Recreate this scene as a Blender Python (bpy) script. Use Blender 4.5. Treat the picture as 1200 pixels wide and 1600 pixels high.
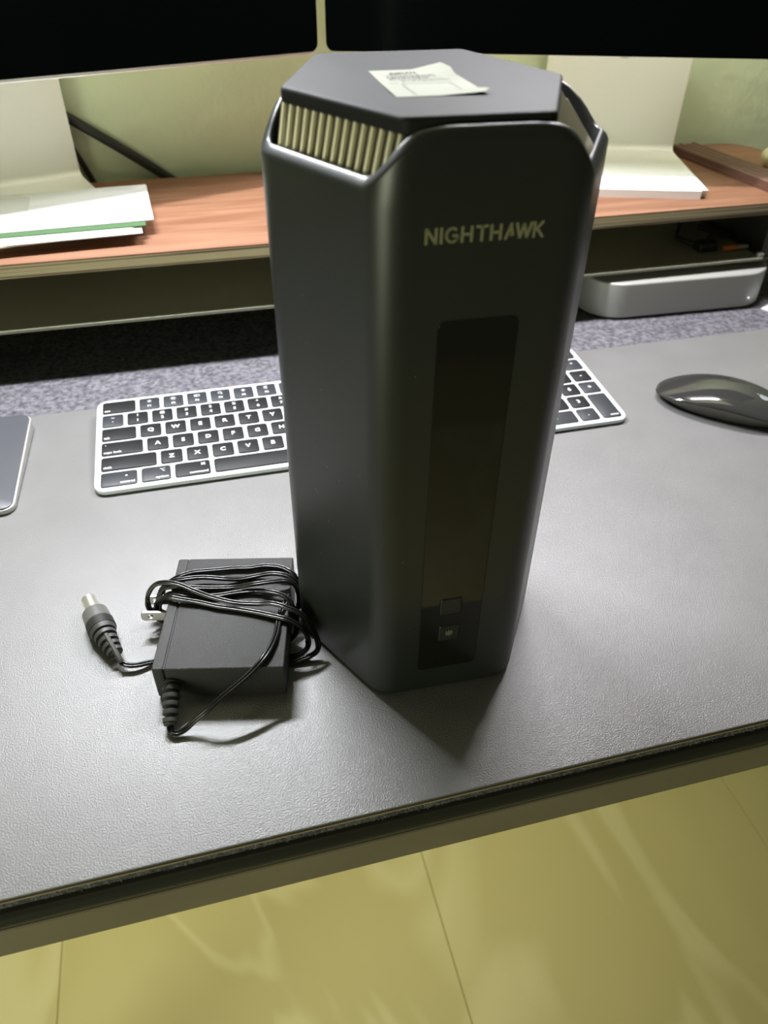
import bpy, bmesh, math, random
from mathutils import Vector, Matrix
random.seed(7)
S = 0.001
PI = math.pi
C = bpy.context.scene.collection
for o in list(bpy.data.objects): bpy.data.objects.remove(o, do_unlink=True)

# ------------------------------------------------------------------ camera
cam = bpy.data.cameras.new('camera'); camo = bpy.data.objects.new('camera', cam); C.objects.link(camo)
Rr = ((0.96880685, -0.2476393, 0.00938369), (-0.1509792, -0.61983614, -0.77007041), (0.19651605, 0.74463275, -0.63788989))
mw = Matrix.Identity(4)
for i in range(3):
    mw[i][0] = Rr[0][i]; mw[i][1] = -Rr[1][i]; mw[i][2] = -Rr[2][i]
mw[0][3], mw[1][3], mw[2][3] = 91.856*S, -456.624*S, 336.835*S
camo.matrix_world = mw
cam.sensor_fit = 'VERTICAL'; cam.sensor_height = 36; cam.sensor_width = 27
cam.lens = 1180.803/1600*36
cam.clip_start = 0.01; cam.clip_end = 30
cam.dof.use_dof = True; cam.dof.focus_distance = 0.43; cam.dof.aperture_fstop = 10
bpy.context.scene.camera = camo

# ------------------------------------------------------------------ world and lamps
w = bpy.data.worlds.new('world'); bpy.context.scene.world = w; w.use_nodes = True
w.node_tree.nodes['Background'].inputs[0].default_value = (0.80, 0.82, 0.50, 1)
w.node_tree.nodes['Background'].inputs[1].default_value = 0.06
def area(name, loc, rot, sx, sy, power, col):
    l = bpy.data.lights.new(name, 'AREA'); l.shape = 'RECTANGLE'; l.size = sx*S; l.size_y = sy*S
    l.energy = power; l.color = col
    o = bpy.data.objects.new(name, l); C.objects.link(o)
    o.location = Vector(loc)*S; o.rotation_euler = rot
    return o
# the light bars that hang along the top edges of the two displays
area('light_bar_lamp', (15, 229, 600), (math.radians(-32), 0, math.radians(12)), 270, 22, 9.6, (0.93, 0.96, 1.0))
area('light_bar_lamp', (475, 224, 600), (math.radians(-28), 0, math.radians(-12)), 270, 22, 6.2, (0.98, 0.95, 1.0))
# added overhead fill near the back wall; yellowish fill added below the desktop
area('overhead_fill', (50, 190, 1650), (0, 0, 0), 1500, 300, 2.2, (1.0, 0.98, 0.60))
area('light_bar_back_glow', (-95, 290, 600), (math.radians(90), 0, math.radians(17.5)), 460, 30, 4.2, (1.0, 0.95, 0.86))
area('light_bar_back_glow', (560, 300, 600), (math.radians(90), 0, math.radians(-17.5)), 460, 30, 7.0, (1.0, 0.95, 0.86))
area('room_lamp', (-950, -950, 130), (math.radians(88), 0, math.radians(-42)), 500, 500, 6.5, (0.95, 1.0, 0.70))
area('under_desk_fill', (0, 60, -60), (0, 0, 0), 1300, 420, 3.6, (1.0, 0.96, 0.62))  # unseen fill added under the desktop to brighten the tiles
vs = bpy.context.scene.view_settings
vs.view_transform = 'Standard'; vs.look = 'None'; vs.exposure = 0.0; vs.gamma = 1; vs.use_curve_mapping = False

# ------------------------------------------------------------------ materials
def mat(name, col, rough=0.5, metal=0.0, spec=0.5, noise=None, bump=None, coat=0):
    """noise=(scale, amount, detail[, stretch]); bump=(scale, strength, distance_mm)"""
    m = bpy.data.materials.new(name); m.use_nodes = True
    n = m.node_tree.nodes; L = m.node_tree.links; b = n['Principled BSDF']
    b.inputs['Base Color'].default_value = (*col, 1); b.inputs['Roughness'].default_value = rough
    b.inputs['Metallic'].default_value = metal; b.inputs['Specular IOR Level'].default_value = spec
    b.inputs['Coat Weight'].default_value = coat
    tc = n.new('ShaderNodeTexCoord')
    if noise:
        mp = n.new('ShaderNodeMapping'); L.new(tc.outputs['Object'], mp.inputs[0])
        if len(noise) > 3: mp.inputs['Scale'].default_value = noise[3]
        t = n.new('ShaderNodeTexNoise'); t.inputs['Scale'].default_value = noise[0]; t.inputs['Detail'].default_value = noise[2]
        L.new(mp.outputs[0], t.inputs['Vector'])
        r = n.new('ShaderNodeMapRange'); r.inputs['From Min'].default_value = 0.3; r.inputs['From Max'].default_value = 0.7
        r.inputs['To Min'].default_value = 1-noise[1]; r.inputs['To Max'].default_value = 1+noise[1]
        L.new(t.outputs['Fac'], r.inputs['Value'])
        mx = n.new('ShaderNodeVectorMath'); mx.operation = 'SCALE'; mx.inputs[0].default_value = col
        L.new(r.outputs[0], mx.inputs['Scale']); L.new(mx.outputs[0], b.inputs['Base Color'])
    if bump:
        t2 = n.new('ShaderNodeTexNoise'); t2.inputs['Scale'].default_value = bump[0]; t2.inputs['Detail'].default_value = 3
        L.new(tc.outputs['Object'], t2.inputs['Vector'])
        bp = n.new('ShaderNodeBump'); bp.inputs['Strength'].default_value = bump[1]; bp.inputs['Distance'].default_value = bump[2]*S
        L.new(t2.outputs['Fac'], bp.inputs['Height']); L.new(bp.outputs[0], b.inputs['Normal'])
    return m
M = {}
M['leather'] = mat('grey_leather', (0.195, 0.190, 0.186), 0.37, spec=0.8, noise=(30, .05, 3), bump=(1250, 1, .30))
M['leather_edge'] = mat('leather_edge', (0.10, 0.07, 0.03), 0.6)
M['cream_backing'] = mat('cream_backing', (0.85, 0.75, 0.5), 0.7)
M['felt'] = mat('grey_felt', (0.14, 0.135, 0.15), 0.95, spec=.1, noise=(260, .55, 6), bump=(420, 1, 1.2))
M['desk_black'] = mat('black_desktop', (0.045, 0.045, 0.035), 0.35, noise=(12, .1, 2))
M['desk_face'] = mat('dark_desk_face', (0.27, 0.235, 0.165), 0.55, noise=(20, .06, 2))
M['wall'] = mat('pale_green_wall', (0.585, 0.64, 0.455), 0.8, spec=.3, noise=(5, .03, 3), bump=(45, .5, 3))
M['router'] = mat('matte_black_plastic', (0.022, 0.025, 0.023), 0.37, spec=.75, noise=(25, .08, 2), bump=(2500, .12, .1))
M['lid'] = mat('dark_grey_plastic', (0.024, 0.024, 0.025), 0.62, spec=0.14, noise=(40, .1, 3), bump=(2500, .1, .1))
M['rib'] = mat('champagne_metal', (0.92, 0.86, 0.66), 0.38, metal=0.75)
M['rib_back'] = mat('dark_grille_recess', (0.03, 0.02, 0.014), 0.8)
M['gloss'] = mat('gloss_black', (0.012, 0.012, 0.010), 0.06, spec=0.6)
M['groove'] = mat('groove_black', (0.004, 0.004, 0.004), 0.6)
M['button'] = mat('button_black', (0.03, 0.03, 0.028), 0.4)
M['logo'] = mat('dull_gold_print', (0.34, 0.33, 0.20), 0.45)
M['icon'] = mat('pale_print', (0.75, 0.7, 0.5), 0.5)
M['sticker'] = mat('cream_label_paper', (0.21, 0.22, 0.165), 0.75, noise=(60, .04, 2))
M['ink'] = mat('grey_ink', (0.015, 0.017, 0.012), 0.7)
M['adapter'] = mat('textured_black_plastic', (0.033, 0.033, 0.031), 0.46, spec=0.5, bump=(2300, 1, .38))
M['adapter_plate'] = mat('adapter_plate_plastic', (0.038, 0.038, 0.036), 0.46, spec=0.5, bump=(2300, 1, .38))
M['cord'] = mat('glossy_black_cord', (0.010, 0.010, 0.009), 0.25, spec=0.5)
M['rubber'] = mat('grey_black_rubber', (0.05, 0.05, 0.045), 0.5)
M['nickel'] = mat('nickel', (0.86, 0.84, 0.74), 0.28, metal=.85)
M['plug_grip'] = mat('satin_grey_plastic', (0.13, 0.13, 0.12), 0.3, spec=.8)
M['alu'] = mat('silver_aluminium', (0.47, 0.475, 0.43), 0.42, metal=0.3)
M['kb_alu'] = mat('bright_silver_case', (0.80, 0.86, 0.86), 0.45, metal=0.1)
M['key'] = mat('black_key', (0.012, 0.012, 0.013), 0.5, spec=.25)
M['key_grey'] = mat('grey_key', (0.03, 0.032, 0.037), 0.45, spec=.35)
M['legend'] = mat('white_legend', (0.8, 0.8, 0.78), 0.6)
M['stand'] = mat('stand_aluminium', (0.88, 0.87, 0.83), 0.42, metal=0.1)
M['glass'] = mat('black_display_glass', (0.0008, 0.0012, 0.0012), 0.12, spec=0.08)
M['mouse_top'] = mat('black_mouse_shell', (0.035, 0.035, 0.033), 0.1, spec=0.9, coat=.5)
M['mouse_base'] = mat('dark_mouse_base', (0.13, 0.13, 0.11), 0.35, metal=.6)
M['mouse_logo'] = mat('grey_logo', (0.28, 0.31, 0.31), 0.35)
M['pad_top'] = mat('slate_glass', (0.085, 0.087, 0.10), 0.3, spec=.6)
M['pad_base'] = mat('pad_aluminium', (0.5, 0.5, 0.47), 0.4, metal=.5)
M['paper'] = mat('white_paper', (0.66, 0.67, 0.66), 0.8, noise=(30, .02, 2))
M['paper_cream'] = mat('cream_paper', (0.62, 0.55, 0.42), 0.8)
M['paper_green'] = mat('green_paper', (0.05, 0.115, 0.04), 0.8)
M['window_film'] = mat('window_film', (0.60, 0.62, 0.58), 0.25, spec=.7)
M['tray'] = mat('grey_tray', (0.30, 0.30, 0.23), 0.6)
M['walnut_dark'] = mat('dark_walnut', (0.12, 0.055, 0.035), 0.5, noise=(30, .3, 4, (1, .1, 1)))
M['cream'] = mat('cream_plastic', (0.72, 0.66, 0.45), 0.5)
M['black_cable'] = mat('black_cable', (0.012, 0.012, 0.01), 0.5)
M['white_cable'] = mat('white_cable', (0.55, 0.57, 0.52), 0.5)
M['orange'] = mat('orange_plastic', (0.75, 0.22, 0.05), 0.5)
M['led'] = mat('led_white', (0.9, 0.9, 0.9), 0.5)
M['led'].node_tree.nodes['Principled BSDF'].inputs['Emission Color'].default_value = (1, 1, 1, 1)
M['led'].node_tree.nodes['Principled BSDF'].inputs['Emission Strength'].default_value = 1.2

def wood():
    m = bpy.data.materials.new('walnut_veneer'); m.use_nodes = True
    n = m.node_tree.nodes; L = m.node_tree.links; b = n['Principled BSDF']
    b.inputs['Roughness'].default_value = 0.5; b.inputs['Specular IOR Level'].default_value = 0.35
    tc = n.new('ShaderNodeTexCoord'); mp = n.new('ShaderNodeMapping'); mp.inputs['Scale'].default_value = (1.6, 22, 22)
    L.new(tc.outputs['Object'], mp.inputs[0])
    t = n.new('ShaderNodeTexNoise'); t.inputs['Scale'].default_value = 3.2; t.inputs['Detail'].default_value = 7; t.inputs['Distortion'].default_value = 0.7
    L.new(mp.outputs[0], t.inputs['Vector'])
    r = n.new('ShaderNodeValToRGB'); e = r.color_ramp.elements
    e[0].position = .30; e[0].color = (0.17, 0.068, 0.036, 1); e[1].position = .72; e[1].color = (0.29, 0.145, 0.085, 1)
    k = r.color_ramp.elements.new(.5); k.color = (0.22, 0.105, 0.060, 1)
    L.new(t.outputs['Fac'], r.inputs[0]); L.new(r.outputs[0], b.inputs['Base Color'])
    return m
M['walnut'] = wood()
def ply():
    m = bpy.data.materials.new('plywood_edge'); m.use_nodes = True
    n = m.node_tree.nodes; L = m.node_tree.links; b = n['Principled BSDF']; b.inputs['Roughness'].default_value = 0.7
    tc = n.new('ShaderNodeTexCoord'); mp = n.new('ShaderNodeMapping'); mp.inputs['Scale'].default_value = (3, 3, 420)
    L.new(tc.outputs['Object'], mp.inputs[0])
    t = n.new('ShaderNodeTexNoise'); t.inputs['Scale'].default_value = 1.0; t.inputs['Detail'].default_value = 2
    L.new(mp.outputs[0], t.inputs['Vector'])
    r = n.new('ShaderNodeValToRGB'); e = r.color_ramp.elements
    e[0].position = .38; e[0].color = (0.12, 0.075, 0.035, 1); e[1].position = .55; e[1].color = (0.66, 0.55, 0.33, 1)
    L.new(t.outputs['Fac'], r.inputs[0]); L.new(r.outputs[0], b.inputs['Base Color'])
    return m
M['ply'] = ply()
def tile():
    m = bpy.data.materials.new('veined_marble_tile'); m.use_nodes = True
    n = m.node_tree.nodes; L = m.node_tree.links; b = n['Principled BSDF']
    b.inputs['Roughness'].default_value = 0.4; b.inputs['Specular IOR Level'].default_value = 0.3
    tc = n.new('ShaderNodeTexCoord'); oi = n.new('ShaderNodeObjectInfo')
    ad = n.new('ShaderNodeVectorMath'); ad.operation = 'ADD'
    L.new(tc.outputs['Object'], ad.inputs[0]); L.new(oi.outputs['Location'], ad.inputs[1])
    mp = n.new('ShaderNodeMapping'); mp.inputs['Scale'].default_value = (2.2, 1.0, 1); mp.inputs['Rotation'].default_value = (0, 0, -0.6)
    L.new(ad.outputs[0], mp.inputs[0])
    t = n.new('ShaderNodeTexNoise'); t.inputs['Scale'].default_value = 1.7; t.inputs['Detail'].default_value = 2.5; t.inputs['Distortion'].default_value = 1.3
    t.inputs['Roughness'].default_value = .45
    L.new(mp.outputs[0], t.inputs['Vector'])
    r = n.new('ShaderNodeValToRGB'); r.color_ramp.interpolation = 'EASE'
    e = r.color_ramp.elements
    e[0].position = .30; e[0].color = (0.60, 0.53, 0.27, 1); e[1].position = .75; e[1].color = (0.63, 0.56, 0.30, 1)
    for p_, c_ in ((.43, (0.62, 0.55, 0.29, 1)), (.48, (0.70, 0.64, 0.38, 1)), (.53, (0.60, 0.53, 0.275, 1))):
        k = r.color_ramp.elements.new(p_); k.color = c_
    L.new(t.outputs['Fac'], r.inputs[0]); L.new(r.outputs[0], b.inputs['Base Color'])
    return m
M['tile'] = tile()
M['grout'] = mat('grout', (0.42, 0.36, 0.18), 0.8)

# ------------------------------------------------------------------ helpers (all sizes in millimetres)
def tag(o, label=None, cat=None, group=None, kind=None):
    if label: o['label'] = label
    if cat: o['category'] = cat
    if group: o['group'] = group
    if kind: o['kind'] = kind
    return o
def thing(name, label, cat, loc=(0, 0, 0), rotz=0, group=None):
    o = bpy.data.objects.new(name, None); C.objects.link(o)
    o.location = Vector(loc)*S; o.rotation_euler = (0, 0, math.radians(rotz)); o.empty_display_size = .01
    return tag(o, label, cat, group)
def obj(name, data, m, parent=None, smooth=None, loc=(0, 0, 0), rot=(0, 0, 0)):
    """data = (verts, faces) in mm, or a ready mesh"""
    if isinstance(data, tuple):
        v, f = data
        me = bpy.data.meshes.new(name)
        me.from_pydata([Vector(p)*S for p in v], [], f)
        bm = bmesh.new(); bm.from_mesh(me)
        bmesh.ops.remove_doubles(bm, verts=bm.verts, dist=1e-7)
        bmesh.ops.recalc_face_normals(bm, faces=bm.faces); bm.to_mesh(me); bm.free()
    else: me = data
    if not me.materials: me.materials.append(m)
    if smooth is not None and isinstance(data, tuple):
        for p in me.polygons: p.use_smooth = True
        me.set_sharp_from_angle(angle=math.radians(smooth))
    o = bpy.data.objects.new(name, me); C.objects.link(o)
    o.location = Vector(loc)*S; o.rotation_euler = rot
    if parent: o.parent = parent
    return o
def join(*ds):
    V, F = [], []
    for v, f in ds:
        k = len(V); V += list(v); F += [tuple(i+k for i in q) for q in f]
    return V, F
def xf(d, dx=0, dy=0, dz=0, rz=0):
    c, s = math.cos(math.radians(rz)), math.sin(math.radians(rz))
    return [(c*x-s*y+dx, s*x+c*y+dy, z+dz) for x, y, z in d[0]], d[1]
def box(x0, x1, y0, y1, z0, z1):
    v = [(x, y, z) for z in (z0, z1) for y in (y0, y1) for x in (x0, x1)]
    return v, [(0, 1, 3, 2), (4, 5, 7, 6), (0, 1, 5, 4), (2, 3, 7, 6), (0, 2, 6, 4), (1, 3, 7, 5)]
def rrect(x0, x1, y0, y1, r, n=6):
    out = []
    for cx, cy, a in ((x1-r, y1-r, 0), (x0+r, y1-r, 90), (x0+r, y0+r, 180), (x1-r, y0+r, 270)):
        for i in range(n+1):
            t = math.radians(a+90*i/n); out.append((cx+r*math.cos(t), cy+r*math.sin(t)))
    return out
def rpoly(pts, r, n=5):
    """convex polygon (ccw) with rounded corners"""
    out = []; N = len(pts)
    for i in range(N):
        p = Vector(pts[i]); a = (Vector(pts[i-1])-p).normalized(); b = (Vector(pts[(i+1) % N])-p).normalized()
        ang = a.angle(b)/2; d = r/math.tan(ang); c = p+(a+b).normalized()*(r/math.sin(ang))
        s = p+a*d-c; e = p+b*d-c; t0 = math.atan2(s.y, s.x); t1 = math.atan2(e.y, e.x)
        while t1 < t0: t1 += 2*PI
        for k in range(n+1):
            t = t0+(t1-t0)*k/n; out.append((c.x+r*math.cos(t), c.y+r*math.sin(t)))
    return out
def normals(o):
    N = len(o); ns = []
    for i in range(N):
        a = Vector(o[i-1]); b = Vector(o[(i+1) % N]); t = (b-a)
        if t.length < 1e-9: t = Vector((1, 0))
        t.normalize(); ns.append((t.y, -t.x))
    return ns
def rings(R, cap0=True, cap1=True, close=True):
    n = len(R[0]); V = [p for r in R for p in r]; F = []
    for j in range(len(R)-1):
        for i in range(n if close else n-1):
            k = (i+1) % n; F.append((j*n+i, j*n+k, (j+1)*n+k, (j+1)*n+i))
    if cap0: F.append(tuple(range(n)))
    if cap1: F.append(tuple((len(R)-1)*n+i for i in range(n)))
    return V, F
def prism(o, z0, z1, rt=0, rb=0, seg=4, tilt=None):
    """convex outline extruded with rounded top / bottom edges; tilt(x, y) is added to z"""
    ns = normals(o); prof = []
    if rb: prof += [(rb*(1-math.sin(a)), z0+rb*(1-math.cos(a))) for a in [PI/2*i/seg for i in range(seg+1)]]
    else: prof.append((0, z0))
    if rt: prof += [(rt*(1-math.cos(a)), z1-rt*(1-math.sin(a))) for a in [PI/2*i/seg for i in range(seg+1)]]
    else: prof.append((0, z1))
    R = []
    for d, z in prof:
        R.append([(x-n[0]*d, y-n[1]*d, z+(tilt(x, y) if tilt else 0)) for (x, y), n in zip(o, ns)])
    return rings(R)
def smooth_path(P, sub=8):
    P = [Vector(p) for p in P]; out = []
    for i in range(len(P)-1):
        p0 = P[max(i-1, 0)]; p1 = P[i]; p2 = P[i+1]; p3 = P[min(i+2, len(P)-1)]
        for k in range(sub):
            t = k/sub
            out.append(.5*((2*p1)+(-p0+p2)*t+(2*p0-5*p1+4*p2-p3)*t*t+(-p0+3*p1-3*p2+p3)*t**3))
    out.append(P[-1]); return out
def tube(P, r, n=10, up=(0, 0, 1), off=0, flat=1.0):
    """P path of Vectors; r number or function of 0..1; off = sideways offset"""
    R = []; N = len(P); up = Vector(up); side = None
    for i, p in enumerate(P):
        t = (P[min(i+1, N-1)]-P[max(i-1, 0)]).normalized()
        s = t.cross(up)
        if s.length < .15: s = side if side else t.orthogonal()
        s.normalize()
        if side and s.dot(side) < 0: s = -s
        side = s; u = s.cross(t).normalized(); rr = r(i/(N-1)) if callable(r) else r
        c = p+s*off
        R.append([tuple(c+s*(rr*math.cos(2*PI*k/n))+u*(rr*flat*math.sin(2*PI*k/n))) for k in range(n)])
    return rings(R)
def lathe_path(P, prof, n=20):
    """P polyline; prof list of (s along length in mm, radius)"""
    P = [Vector(p) for p in P]; L = [0]
    for i in range(1, len(P)): L.append(L[-1]+(P[i]-P[i-1]).length)
    R = []
    for s, r in prof:
        q = min(max(s, 0), L[-1]-1e-6); i = max(k for k in range(len(L)) if L[k] <= q); i = min(i, len(P)-2)
        f = (s-L[i])/(L[i+1]-L[i]); p = P[i].lerp(P[i+1], f)
        a = P[min(i+2, len(P)-1)]-P[max(i-1, 0)]; t = a.normalized()
        u = t.cross(Vector((0, 0, 1))).normalized(); v = u.cross(t)
        R.append([tuple(p+u*r*math.cos(2*PI*k/n)+v*r*math.sin(2*PI*k/n)) for k in range(n)])
    return rings(R)
TXT = {}
def text_mesh(s, size, align='CENTER', bold=0.0):
    key = (s, size, align, bold)
    if key in TXT: return TXT[key]
    cu = bpy.data.curves.new('text', 'FONT'); cu.body = s; cu.size = size*S; cu.align_x = align; cu.align_y = 'CENTER' if align == 'CENTER' else 'BOTTOM_BASELINE'
    cu.offset = bold*S; cu.extrude = 0.02*S; cu.resolution_u = 2; cu.space_character = 1.05
    o = bpy.data.objects.new('text', cu); C.objects.link(o)
    bpy.context.view_layer.update()
    me = bpy.data.meshes.new_from_object(o.evaluated_get(bpy.context.evaluated_depsgraph_get()))
    me.name = 'legend'; bpy.data.objects.remove(o, do_unlink=True); me.materials.clear(); TXT[key] = me
    return me
def bar2(p, q, wd, ext=0):
    """flat stroke quad between two 2-D points"""
    a, b = Vector(p), Vector(q); t = (b-a).normalized(); n = Vector((-t.y, t.x))*wd/2; a = a-t*ext; b = b+t*ext
    return [a+n, b+n, b-n, a-n]
def strokes(quads, place, th=0.12):
    """2-D quads -> thin solids; place(u, v, h) maps to 3-D"""
    V, F = [], []
    for q in quads:
        k = len(V); m = len(q)
        V += [place(p[0], p[1], 0) for p in q]+[place(p[0], p[1], th) for p in q]
        F += [tuple(k+i for i in range(m)), tuple(k+m+i for i in range(m))]
        F += [(k+i, k+(i+1) % m, k+m+(i+1) % m, k+m+i) for i in range(m)]
    return V, F
def raw(name, vf, m, parent=None):
    me = bpy.data.meshes.new(name); me.from_pydata([Vector(p)*S for p in vf[0]], [], vf[1])
    bm = bmesh.new(); bm.from_mesh(me); bmesh.ops.recalc_face_normals(bm, faces=bm.faces); bm.to_mesh(me); bm.free()
    me.materials.append(m); o = bpy.data.objects.new(name, me); C.objects.link(o)
    if parent: o.parent = parent
    return o

# ------------------------------------------------------------------ room: floor of tiles, back wall
FZ = -740.0
fl = obj('floor', box(-1700, 2300, -1900, 420, FZ-12, FZ-1.2), M['grout']); tag(fl, 'pale yellow veined marble tile floor under the desk', None, None, 'structure')
tw = 494.0
tme = None
for i in range(-3, 4):
    for j in range(-1, 1):
        x0 = 285+i*tw; y0 = -574+j*988
        if tme is None:
            t = obj('tile', prism(rrect(-tw/2+.8, tw/2-.8, -494+.8, 494-.8, 1.0, 2), -8, 0, .6, 0, 2), M['tile'], fl); tme = t.data
        else:
            t = obj('tile', tme, M['tile'], fl)
        t.location = Vector((x0+tw/2, y0+494, FZ))*S
wl = obj('wall_back', box(-1700, 2300, 424, 530, FZ, 1700), M['wall']); tag(wl, 'pale green plastered wall behind the displays', None, None, 'structure')

# ------------------------------------------------------------------ desk
desk = thing('desk', 'long black desk with a rounded front lip and a dark brown front rail', 'desk', (250, 0, -8))
def extr_x(prof, x0, x1):
    V = [(x0, y, z) for y, z in prof]+[(x1, y, z) for y, z in prof]; n = len(prof)
    F = [(i, (i+1) % n, n+(i+1) % n, n+i) for i in range(n)]+[tuple(range(n)), tuple(range(n, 2*n))]
    return V, F
lip = [(400, 0), (-279, 0)]+[(-279.5-4.2*math.sin(a), -4.2+4.2*math.cos(a)) for a in [PI*i/10 for i in range(1, 9)]]+[(-279.5, -9), (400, -9)]
obj('desktop', extr_x(lip, -800, 900), M['desk_black'], desk, 40)
rail = [(-276, -9.4), (-282.2, -9.4), (-282.8, -10), (-282.8, -32), (-282.2, -32.6), (-262, -32.6), (-262, -9.4)]
obj('front_rail', extr_x(rail, -790, 890), M['desk_face'], desk, 30)
obj('side_rail', box(-800, -770, -250, 380, -32, -9), M['desk_face'], desk); obj('side_rail', box(870, 900, -250, 380, -32, -9), M['desk_face'], desk)
obj('leg', prism(rrect(-475, -400, -262, -190, 6), FZ+8, -32.6, 0, 2), M['desk_face'], desk, 30)
obj('leg', prism(rrect(800, 875, -262, -190, 6), FZ+8, -32.6, 0, 2), M['desk_face'], desk, 30)
# ------------------------------------------------------------------ desk mat
mato = thing('desk_mat', 'grey felt desk mat with a smooth grey leather sheet over its front part', 'desk mat', (250, 0, -8))
obj('felt_base', prism(rrect(-760, 860, -277.5, 372, 2, 2), 0.0, 5.6, .6, .4, 2), M['felt'], mato, 40)
# fuzzy fibres standing off the cut felt edge
fv, ff = [], []
for i in range(2600):
    x = random.uniform(-330, 330); z = random.uniform(.6, 5.2); y = -277.4
    d = Vector((random.uniform(-1.3, 1.3), -random.uniform(.25, .9), random.uniform(-.9, .9))); k = len(fv); wv = .05
    fv += [(x-wv, y, z), (x+wv, y, z), (x+wv+d.x, y+d.y, z+d.z+wv), (x+d.x-wv, y+d.y, z+d.z-wv)]; ff.append((k, k+1, k+2, k+3))
fz = raw('felt_fuzz', (fv, ff), mat('felt_fibre', (0.5, 0.5, 0.4), .9), mato); tag(fz, None, None, None, 'stuff')
obj('backing', prism(rrect(-760, 860, -278.2, 124, 2, 2), 5.6, 6.0, 0, 0), M['cream_backing'], mato)
obj('leather_edge', prism(rrect(-760, 860, -278.0, 124, 2, 2), 6.0, 7.3, 0, 0), M['leather_edge'], mato)
obj('leather_top', prism(rrect(-760, 860, -277.8, 124.3, 2, 2), 7.3, 8.0, .6, 0, 3), M['leather'], mato, 60)

# ------------------------------------------------------------------ router
RC = (192.0, -155.0); PH = -2.0; AP = 62.0
router = thing('router', 'tall matte black six-sided router tower with champagne grilles standing in the middle of the desk', 'router', (RC[0], RC[1], 0))
HV = [(AP/math.cos(PI/6)*math.cos(math.radians(PH-60+60*k)), AP/math.cos(PI/6)*math.sin(math.radians(PH-60+60*k))) for k in range(6)]
# vertices: 0 front right, 1 right, 2 back right, 3 back left, 4 left, 5 front left. faces k: HV[k]->HV[k+1]; panels (full height) are faces 5 (front), 1, 3
RR = 16.0
def interp(tab, t):
    if t <= tab[0][0]: return tab[0][1]
    for (a, x), (b, y) in zip(tab, tab[1:]):
        if t <= b:
            f = (t-a)/(b-a); f = f*f*(3-2*f)*.35+f*.65; return x+(y-x)*f
    return tab[-1][1]
HF = [(-6, 263.8), (-4.5, 264.8), (-2.5, 267), (0, 270), (4, 274.2), (8, 277.2), (13, 279.2), (20, 280.0)]
HB = [(-3.5, 262.6), (0, 262.6), (5, 264), (10, 268), (15, 272), (22, 276), (28, 277.3), (36, 278)]
outl = []   # (x, y, nx, ny, h)
def hfun(p):
    for f, tab, dn, tm in ((5, HF, -13, -6), (1, HB, -2.6, -3.5), (3, HB, -2.6, -3.5)):
        A = Vector(HV[f]); B = Vector(HV[(f+1) % 6]); e = (B-A).normalized(); n = Vector((e.y, -e.x))
        if (Vector(p)-A).dot(n) > dn:
            t = min((Vector(p)-A).dot(e), (B-Vector(p)).dot(e))
            if t > tm: return interp(tab, t)
    return 263.8
for k in range(6):
    A = Vector(HV[k]); B = Vector(HV[(k+1) % 6]); e = (B-A).normalized(); n = Vector((e.y, -e.x)); Lk = (B-A).length; d = RR*math.tan(PI/6)
    ts = [0, .02, .04, .07, .10, .14, .18, .22, .27, .33, .4, .5]; ts = ts+[1-q for q in ts[-2::-1]]
    for q in ts:
        p = A+e*(d+(Lk-2*d)*q); outl.append((p.x, p.y, n.x, n.y))
    a0 = math.atan2(n.y, n.x); c = B-e*d-n*RR
    for i in range(1, 9):
        a = a0+math.radians(60)*i/9; outl.append((c.x+RR*math.cos(a), c.y+RR*math.sin(a), math.cos(a), math.sin(a)))
H = [hfun((o[0], o[1])) for o in outl]
for _ in range(2): H = [(H[i-1]+2*H[i]+H[(i+1) % len(H)])/4 for i in range(len(H))]
Rg = []
def ring(d, zf): Rg.append([(x-nx*d, y-ny*d, zf(h)) for (x, y, nx, ny), h in zip(outl, H)])
for d, z in ((3.6, 0.6), (2.0, 1.0), (.8, 2.0), (.15, 3.6), (0, 5.5), (0, 60), (0, 130), (0, 200), (0, 255)): ring(d, lambda h, z=z: z)
for d, dz in ((0, 4.3), (.2, 3.3), (.75, 2.3), (2.4, .7), (3.0, .2), (3.6, .05), (4.1, .3), (4.3, 1.2)): ring(d, lambda h, dz=dz: h-dz)
ring(4.3, lambda h: 250); 
shell = obj('shell', rings(Rg), M['router'], router, 50)
# lid, traced hexagon
LP = [(131.2, -155.5), (162.0, -210.3), (212.3, -212.2), (240.6, -154.2), (221.4, -91.0), (155.5, -90.4)]
LP = [(x-RC[0], y-RC[1]) for x, y in LP]
obj('lid', prism(rpoly(LP, 4.5, 5), 276.6, 282.2, 1.5, 1.2, 4), M['lid'], router, 50)
core = [(x*.93, y*.93) for x, y in LP]
obj('core', prism(rpoly(core, 4, 3), 250, 276.8), M['rib_back'], router, 40)
def rib(p0, p1, nrm, wdt=2.1, dep=3.4):
    """a half-round bar from p0 (bottom) to p1 (top)"""
    p0, p1 = Vector(p0), Vector(p1); t = (p1-p0).normalized(); s = t.cross(Vector(nrm)).normalized(); u = s.cross(t).normalized()
    if u.dot(Vector(nrm)) < 0: u = -u
    pts = [(-1, -.4), (-1, .2), (-.75, .7), (-.3, .97), (.3, .97), (.75, .7), (1, .2), (1, -.4)]
    R = []
    for p in (p0, p1): R.append([tuple(p+s*(a*wdt/2)+u*(b*dep/2)) for a, b in pts])
    return rings(R)
def lid_edge(i, j, ins): # lid edge inset inward
    a, b = Vector(LP[i]), Vector(LP[j]); e = (b-a).normalized(); n = Vector((e.y, -e.x)); return a-n*ins, b-n*ins
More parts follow.
